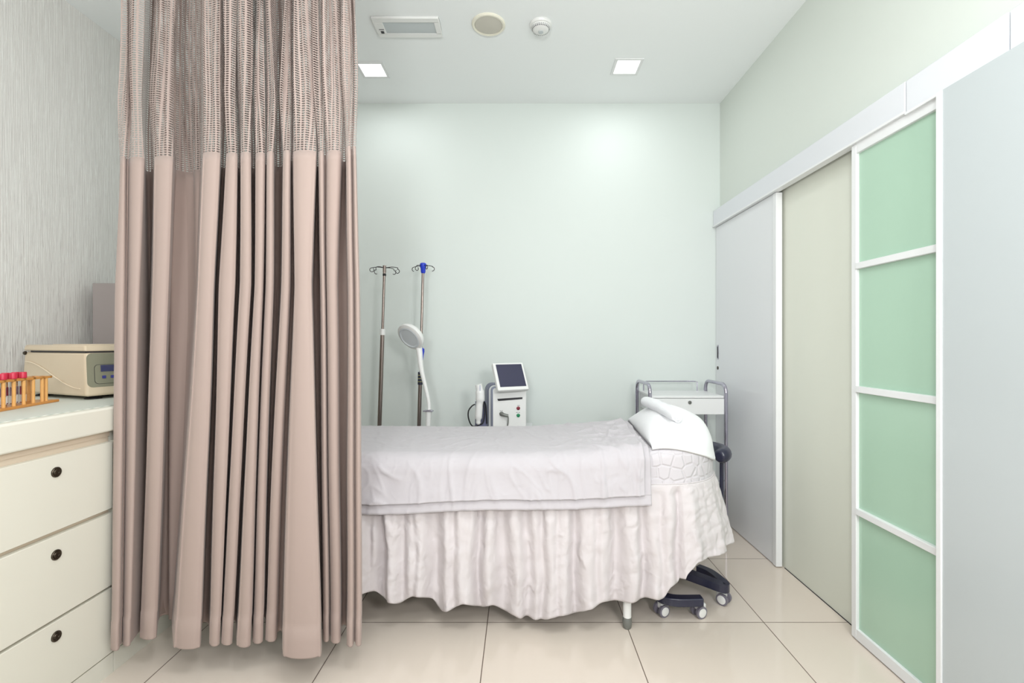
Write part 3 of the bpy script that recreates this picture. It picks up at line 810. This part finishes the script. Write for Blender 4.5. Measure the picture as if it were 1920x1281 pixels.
# ------------------------------------------------------------------ stool under the bed head
sx, sy = .72, 2.33
st = thing('stool', 'navy stool with hooked base arms and white casters under the bed head', 'stool', (sx, sy, 0))
def barpath(pts, w_, h_, z0, name, m, parent, z1=None):
    P_ = [Vector((p[0]-sx, p[1]-sy, 0)) for p in catmull(pts, 8)]
    vs = []; fs = []; N = len(P_)
    for i, p in enumerate(P_):
        t = (P_[min(i+1, N-1)]-P_[max(i-1, 0)]).normalized(); nrm = Vector((-t.y, t.x, 0))
        f_ = i/(N-1); ww = w_(f_) if callable(w_) else w_; zz = z0(f_) if callable(z0) else z0
        for s1, z in ((-1, zz), (1, zz), (1, zz+h_), (-1, zz+h_)): vs.append(p+nrm*ww*s1+Vector((0, 0, z)))
    for i in range(N-1):
        for k in range(4): fs.append((i*4+k, i*4+(k+1) % 4, i*4+4+(k+1) % 4, i*4+4+k))
    fs += [(3, 2, 1, 0), tuple((N-1)*4+k for k in range(4))]
    return MB().add(vs, fs).build(name, m, parent, bevel=.004)
hub = (sx, sy)
def armz(f_): return .068+.03*max(0, 1-f_*2)
barpath([hub, (.66, 2.24), (.625, 2.15), (.628, 2.095), (.68, 2.065), (.795, 2.065)], lambda f_: .026-.006*f_, .036, armz, 'base_arm', M['navy'], st)
barpath([hub, (.79, 2.27), (.87, 2.215), (.935, 2.175), (.945, 2.21), (.925, 2.30), (.885, 2.355)], lambda f_: .026-.010*f_, .036, armz, 'base_arm', M['navy'], st)
barpath([hub, (.74, 2.43), (.80, 2.52), (.87, 2.55)], .024, .036, armz, 'base_arm', M['navy'], st)
barpath([hub, (.66, 2.42), (.60, 2.52), (.57, 2.58)], .024, .036, armz, 'base_arm', M['navy'], st)
barpath([hub, (.60, 2.33), (.49, 2.31), (.42, 2.30)], .024, .036, armz, 'base_arm', M['navy'], st)
MB().lathe([(.045, .09), (.05, .10), (.045, .14), (.028, .16), (.028, .30), (.018, .30), (.018, .44)], 28).build('column', M['chrome'], st)
MB().lathe([(0, .42), (.12, .42), (.165, .435), (.175, .465), (.165, .495), (.12, .505), (0, .507)], 40).build('seat', M['navy'], st)
def caster(x, y, yaw, r_=.027):
    c_ = bpy.data.objects.new('caster', None)
    hd = MB().box(-.017, .017, -.012, .030, .030, .060).build('caster', M['white_plastic'], st, bevel=.007, seg=3, loc=(x-sx, y-sy, 0))
    hd.rotation_euler = (0, 0, yaw)
    MB().cyl((0, 0, .05), (0, 0, .075), .006).build('caster_stem', M['grey'], hd)
    for s1 in (-1, 1):
        wl = MB().lathe([(.018, -.0075), (r_, -.006), (r_, .006), (.018, .0075), (.0, .0075)], 28, align((s1, 0, 0), (s1*.018, 0, r_))).build('wheel', M['navy_top'], hd)
        MB().lathe([(.0195, .0060), (.0195, .0085), (.012, .0105), (0, .011)], 24, align((s1, 0, 0), (s1*.018, 0, r_))).build('wheel_cap', M['white_plastic'], hd)
    bpy.data.objects.remove(c_)
caster(.628, 2.105, -1.15); caster(.790, 2.095, -1.2); caster(.945, 2.195, .75)
caster(.87, 2.56, .4); caster(.57, 2.58, -.3); caster(.42, 2.30, 1.2)
ax_, ay_ = 1.112, 2.61
MB().tube([(0, 0, .135), (ax_-sx-.05, ay_-sy-.04, .12), (ax_-sx-.012, ay_-sy-.01, .125), (ax_-sx, ay_-sy, .16), (ax_-sx, ay_-sy, .60)], .011, 12).build('support_arm', M['navy'], st)
pp = []
for i in range(13):
    q = -1.05+1.9*i/12; pp.append((ax_-sx-.12+.135*math.cos(q), ay_-sy+.135*math.sin(q)+.03, .605))
MB().tube(pp, [.028]+[.039]*11+[.028], 16, flat=1.0).build('backrest', M['navy'], st, bevel=.008)

# ------------------------------------------------------------------ trolley with drawer
CX0, CX1, CY0, CY1 = .795, 1.262, 2.90, 3.22
tr = thing('drawer_trolley', 'white trolley with lockable drawer and chrome tube handles in the far right corner', 'trolley', ((CX0+CX1)/2, (CY0+CY1)/2, 0))
ox, oy = tr.location.x, tr.location.y
for xx in (CX0, CX1):
    p_ = []; R_ = .055
    p_.append((xx-ox, CY0-oy, .07))
    for k in range(9):
        q = PI-PI/2*k/8; p_.append((xx-ox, CY0-oy+R_+R_*math.cos(q), .955-R_+R_*math.sin(q)))
    for k in range(9):
        q = PI/2-PI/2*k/8; p_.append((xx-ox, CY1-oy-R_+R_*math.cos(q), .955-R_+R_*math.sin(q)))
    p_.append((xx-ox, CY1-oy, .07))
    MB().tube(p_, .0115, 14).build('handle_frame', M['chrome'], tr)
a_, b_, c_, d_ = CX0-ox+.012, CX1-ox-.012, CY0-oy, CY1-oy
MB().box(a_, b_, c_, d_, .872, .886).build('top_tray', M['white'], tr, bevel=.002)
MB().box(a_+.006, b_-.006, c_+.014, d_, .776, .871).build('drawer_case', M['white'], tr)
dr = MB().box(a_, b_, c_-.004, c_+.014, .772, .868).build('drawer', M['white'], tr, bevel=.002)
MB().lathe([(.011, 0), (.011, .005), (.008, .008), (0, .008)], 20, align((0, -1, 0), (.01, c_-.004, .846))).build('lock', M['grey'], dr)
MB().box(.0085, .0115, c_-.0135, c_-.0118, .841, .851).build('keyhole', M['dark'], dr)
MB().box(a_, b_, c_, d_, .30, .315).build('shelf', M['white'], tr, bevel=.002)
MB().tube([(a_+.03, d_-.012, .886), (a_+.03, d_-.012, .945), (a_+.05, d_-.012, .95), (b_-.07, d_-.012, .95), (b_-.05, d_-.012, .945), (b_-.05, d_-.012, .886)], .004, 8).build('rear_rail', M['chrome'], tr)
MB().tube([(a_, c_+.01, .36), (b_, c_+.01, .36)], .004, 8).build('shelf_rail', M['chrome'], tr)
for xx in (CX0, CX1):
    for yy in (CY0, CY1):
        MB().cyl((xx-ox-.011, yy-oy, .027), (xx-ox+.011, yy-oy, .027), .027, 20).build('caster', M['navy_top'], tr)
        MB().box(xx-ox-.014, xx-ox+.014, yy-oy-.012, yy-oy+.012, .03, .072).build('caster_fork', M['grey'], tr)

# ------------------------------------------------------------------ drip stands
def star_base(t, x0, r_=.135, z=.05, m='steel'):
    for k in range(5):
        q = 2*PI*k/5+.3
        MB().tube([(x0, 0, z+.05), (x0+r_*math.cos(q), r_*math.sin(q), z)], [.013, .009], 10).build('base_leg', M[m], t)
        MB().cyl((x0+r_*math.cos(q)-.008, r_*math.sin(q), .022), (x0+r_*math.cos(q)+.008, r_*math.sin(q), .022), .022, 18).build('caster', M['black'], t)
def hooks(t, x, z, specs):
    for dx, dy, drop, curl in specs:
        n_ = 10; L_ = math.hypot(dx, dy); ux_, uy_ = dx/L_, dy/L_
        pts = [(x, 0, z), (x+dx*.5, dy*.5, z+.004), (x+dx*.9, dy*.9, z-.002)]
        r_ = .013
        cxp, czp = L_*.9+ (0.0), z-.002-drop-r_
        for k in range(n_+1):
            q = PI/2-curl*k/n_*1.0
            l_ = cxp+r_*math.cos(q)*(1 if curl > 0 else 1); zz = czp+r_*math.sin(q)
            pts.append((x+ux_*l_, uy_*l_, zz))
        MB().tube(catmull(pts, 3), .0022, 8).build('hook', M['black_wire'], t)
D1 = 3.08
xt, xb_ = X(721, D1), X(706, D1)
t = thing('drip_stand', 'chrome drip stand with four bare wire hooks, next to the curtain edge', 'drip stand', (xb_, D1, 0), 0, 'drip stands behind the bed')
dx = xt-xb_
def along(z, top=Z(498, D1)): return dx*z/top
MB().tube([(0, 0, .08), (along(1.27), 0, 1.27)], .0135, 16).build('lower_pole', M['steel'], t)
MB().tube([(along(1.25), 0, 1.25), (along(Z(499, D1)), 0, Z(499, D1))], .0085, 14).build('upper_pole', M['steel'], t)
MB().tube([(along(1.262), 0, 1.262), (along(1.302), 0, 1.302)], [.018, .016], 18).build('collar', M['white_plastic'], t)
zt = Z(502, D1)
MB().tube([(along(zt)-.0004, 0, zt-.052), (along(zt), 0, zt-.038)], .011, 16).build('clamp', M['black'], t)
MB().tube([(along(zt), 0, zt-.03), (along(zt), 0, zt+.015)], .011, 16).build('hook_hub', M['steel'], t)
hooks(t, along(zt), zt, [(-.085, -.02, 0, 5.6), (.10, -.02, .010, 5.4), (-.045, -.05, .018, 3.6), (.055, .05, .008, 3.8)])
star_base(t, 0)
D2 = 3.10
xt, xb_ = X(793.5, D2), X(781, D2)
t = thing('drip_stand', 'drip stand with a blue plastic head and dark padded grip, behind the magnifier lamp', 'drip stand', (xb_, D2, 0), 0, 'drip stands behind the bed')
dx = xt-xb_
TT = Z(495, D2)
def along(z, top=TT): return dx*z/top
MB().tube([(0, 0, .08), (along(Z(720, D2)), 0, Z(720, D2))], .0125, 16).build('lower_pole', M['steel'], t)
MB().tube([(along(Z(722, D2)), 0, Z(722, D2)), (along(TT), 0, TT)], .0085, 14).build('upper_pole', M['steel'], t)
g_ = MB().tube([(along(Z(721, D2)), 0, Z(721, D2)), (along(Z(697, D2)), 0, Z(697, D2))], .0165, 18).build('grip', M['navy'], t, bevel=.003)
for py in (703, 709, 715): MB().tube([(along(Z(py, D2)), 0, Z(py, D2)-.0015), (along(Z(py, D2)), 0, Z(py, D2)+.0015)], .0172, 18).build('grip_ring', M['yellow'], g_)
zk = Z(659, D2)
MB().lathe([(.006, -.055), (.010, -.02), (.015, 0), (.014, .018), (.004, .026)], 16, Matrix.Translation((along(zk)+.012, -.02, zk))).build('knob', M['blue'], t)
zt = Z(499, D2)
MB().lathe([(.011, -.046), (.015, -.038), (.017, -.012), (.021, -.004), (.021, .016), (.014, .022), (0, .022)], 24, Matrix.Translation((along(zt), 0, zt))).build('hook_hub', M['blue'], t)
hooks(t, along(zt), zt, [(-.075, .03, .0, 3.2), (.07, -.01, .004, 3.4), (-.035, -.05, .006, 5.4), (.035, -.045, -.004, 5.6)])
star_base(t, 0)

# ------------------------------------------------------------------ magnifier lamp
DM = 2.92
t = thing('magnifier_lamp', 'white magnifier lamp with a tilted ring head, in front of the drip stands', 'lamp', (X(803, DM), DM, 0))
lx = t.location.x
nrm = Vector((-.44, -.70, -.56)).normalized()
hc = Vector((X(771, DM)-lx, 0, Z(630, DM)))
MH = align(nrm, hc)
MB().lathe([(0, -.030), (.05, -.030), (.080, -.020), (.092, 0), (.090, .014), (.076, .022), (.058, .020), (.052, .004), (.052, -.008)], 48, MH).build('head', M['white_plastic'], t, ang=50)
MB().lathe([(.078, .0205), (.066, .0245), (.056, .0185), (.052, .006)], 48, MH).build('light_ring', M['led'], t)
MB().lathe([(.0525, .004), (.03, .009), (0, .011)], 40, MH).build('lens', M['lens'], t)
MB().tube([MH @ Vector((.084*math.cos(q), .084*math.sin(q), .012)) + Vector((0, 0, .002)) for q in [2.2+1.9*k/14 for k in range(15)]], .006, 8).build('head_handle', M['white_plastic'], t)
pts = [(X(783, DM)-lx, .03, Z(648, DM)), (X(786, DM)-lx, .015, Z(664, DM)), (X(789, DM)-lx, .01, Z(690, DM)), (X(797, DM)-lx, .01, Z(725, DM)), (X(803, DM)-lx, .01, Z(752, DM)), (X(804, DM)-lx, .01, Z(768, DM))]
pts = catmull(pts, 5); n_ = len(pts)
MB().tube(pts, [.020-.0085*sstep(0, .7, i/(n_-1)) for i in range(n_)], 16).build('neck', M['white_plastic'], t)
zz = Z(768, DM)
MB().prism([(-.030, -.02), (.03, -.024), (.034, .0), (.02, .022), (-.024, .02)], zz-.010, zz-.002).build('bracket', M['chrome'], t, bevel=.002)
MB().tube([(.002, .005, zz-.004), (.001, .005, zz-.03), (-.002, .005, zz-.10), (0, 0, .55), (0, 0, .10)], [.024, .018, .015, .014, .014], 18).build('post', M['white_plastic'], t)
star_base(t, 0, .16, .05, 'white_plastic')

# ------------------------------------------------------------------ aesthetic machine
DC = 2.98
mx0, mx1 = X(924, DC), X(987.5, DC)
cart_top = .655
ct = thing('equipment_cart', 'white cart behind the bed carrying the machine with the tilted screen', 'cart', ((mx0+mx1)/2-.03, DC+.15, 0))
MB().box(-.21, .18, -.155, .15, cart_top-.02, cart_top).build('top_shelf', M['white'], ct, bevel=.003)
MB().box(-.21, .18, -.155, .15, .16, .18).build('bottom_shelf', M['white'], ct, bevel=.003)
for a_ in (-.20, .17):
    for b_ in (-.145, .14):
        MB().cyl((a_, b_, .04), (a_, b_, cart_top-.02), .010, 12).build('post', M['chrome'], ct)
        MB().cyl((a_-.008, b_, .022), (a_+.008, b_, .022), .022, 16).build('caster', M['black'], ct)
mc = thing('treatment_machine', 'white treatment machine with dark tilted screen, red and green buttons and handpiece', 'medical machine', ((mx0+mx1)/2, DC, cart_top), math.radians(12))
hw = (mx1-mx0)/2; zt = Z(727, DC)-cart_top
def rr(x0, x1, z0, z1, r_, n_=6):
    o_ = []
    for cx, cz, q0 in ((x1-r_, z1-r_, 0), (x0+r_, z1-r_, PI/2)):
        for k in range(n_+1): q = q0+PI/2*k/n_; o_.append((cx+r_*math.cos(q), cz+r_*math.sin(q)))
    return o_+[(x0, z0), (x1, z0)]
def plate(poly, y0, y1):   # polygon in x-z, extruded in y
    n_ = len(poly); mb = MB()
    return mb.add([(x, y0, z) for x, z in poly]+[(x, y1, z) for x, z in poly], [tuple(range(n_)), tuple(reversed(range(n_, 2*n_)))]+[((k+1) % n_, k, n_+k, n_+(k+1) % n_) for k in range(n_)])
plate(rr(-hw, hw, .005, zt, .018), 0, .018).build('front_shell', M['white_plastic'], mc, bevel=.003)
plate(rr(-hw-.004, hw+.004, 0, zt+.004, .022), .018, .075).build('side_band', M['bluegrey'], mc, bevel=.004)
plate(rr(-hw-.012, hw+.006, 0, zt+.010, .04), .075, .115).build('side_rib', M['white_plastic'], mc, bevel=.004)
plate(rr(-hw-.016, hw, 0, zt+.014, .045), .115, .26).build('rear_shell', M['bluedark'], mc, bevel=.006)
def fx_(px): return X(px, DC)-(mx0+mx1)/2
def fz_(py): return Z(py, DC)-cart_top
plate([(fx_(932), fz_(747)), (fx_(934), fz_(751)), (fx_(980), fz_(748.5)), (fx_(980), fz_(745)), ][::-1], -.002, .004).build('slot', M['dark'], mc)
for py, m_, nm in ((765.5, 'red', 'red_button'), (779, 'green', 'green_button')):
    MB().lathe([(.0115, 0), (.0115, .004), (.008, .007), (0, .0075)], 20, align((0, -1, 0), (fx_(972), 0, fz_(py)))).build(nm, M[m_], mc)
for (pa, pb, py) in ((970, 975, 760.5), (968, 971, 773.5), (972.5, 975, 773.5), (937, 939.5, 769.5), (940.5, 942.5, 769.5)):
    MB().box(fx_(pa), fx_(pb), -.0006, .001, fz_(py)-.0015, fz_(py)+.0015).build('printed_mark', M['print'], mc)
zz = fz_(775)
MB().lathe([(.014, 0), (.014, .006), (.010, .010), (.010, .02)], 18, align((0, -1, 0), (fx_(940), 0, zz))).build('socket', M['grey'], mc)
MB().tube([(fx_(940), -.016, zz), (fx_(942), -.026, zz-.002), (fx_(951), -.03, zz-.010)], [.012, .011, .009], 14).build('plug', M['grey'], mc)
MB().tube(catmull([(fx_(950), -.03, zz-.010), (fx_(951), -.032, zz-.02), (fx_(950.5), -.03, zz-.06), (fx_(948), -.02, zz-.10)], 5), .004, 10).build('plug_cable', M['grey'], mc)
# tilted screen, turned a little
scr = Matrix.Translation((fx_(955.5), -.030, fz_(705))) @ Matrix.Rotation(math.radians(13), 4, 'Z') @ Matrix.Rotation(math.radians(-30), 4, 'X')
sw, sh = .104, .094
def shear(p): return scr @ Vector(p)
q_ = MB().box(-sw, sw, -.006, .022, -sh, sh); q_.v = [tuple(shear(p)) for p in q_.v]
sc = q_.build('screen_housing', M['white_plastic'], mc, bevel=.004)
q_ = MB().box(-sw+.018, sw-.014, -.0075, -.005, -sh+.022, sh-.012); q_.v = [tuple(shear(p)) for p in q_.v]
q_.build('screen', M['screen'], sc)
MB().box(-.03, .03, .0, .05, zt-.01, zt+.05).build('screen_mount', M['white_plastic'], mc, bevel=.004)
# handpiece on the left side with its cable
hx0 = fx_(898)
hp = MB().tube(catmull([(hx0-.004, -.01, fz_(719)), (hx0+.004, -.01, fz_(732)), (hx0+.006, -.008, fz_(745)), (hx0, -.004, fz_(762)), (hx0-.004, 0, fz_(785)), (hx0-.004, 0, fz_(793))], 5),
          [.022]*5+[.027]*4+[.028]*3+[.022]*3+[.023]*5+[.015]*4+[.010]*2, 18)
hpo = hp.build('handpiece', M['white_plastic'], mc)
MB().box(hx0+.0, hx0+.004, -.034, -.026, fz_(742), fz_(720)).build('handpiece_slot', M['bluegrey'], hpo)
MB().lathe([(.024, -.008), (.027, 0), (.024, .008)], 20, Matrix.Translation((hx0+.005, -.008, fz_(742)))).build('handpiece_collar', M['white'], hpo)
plate([(hx0-.02, fz_(800)), (hx0-.018, fz_(752)), (fx_(912), fz_(752)), (fx_(914), fz_(800))], .03, .05).build('holder', M['bluedark'], mc, bevel=.003)
cb = [(hx0-.004, -.004, fz_(790)), (hx0-.006, -.004, fz_(795)), (fx_(885), -.012, fz_(795)), (fx_(878.5), -.014, fz_(782)), (fx_(878), -.014, fz_(768)), (fx_(884), -.012, fz_(759)), (fx_(890), -.01, fz_(755.5))]
MB().tube(catmull(cb, 6), .0042, 10).build('cable', M['black'], mc)
MB().tube(catmull([(hx0-.002, .0, fz_(794)), (fx_(905), -.006, fz_(790)), (fx_(908), -.008, fz_(770)), (fx_(906), .0, fz_(752)), (fx_(911), .01, fz_(760)), (fx_(913), .012, fz_(793))], 6), .0042, 10).build('cable', M['black'], mc)
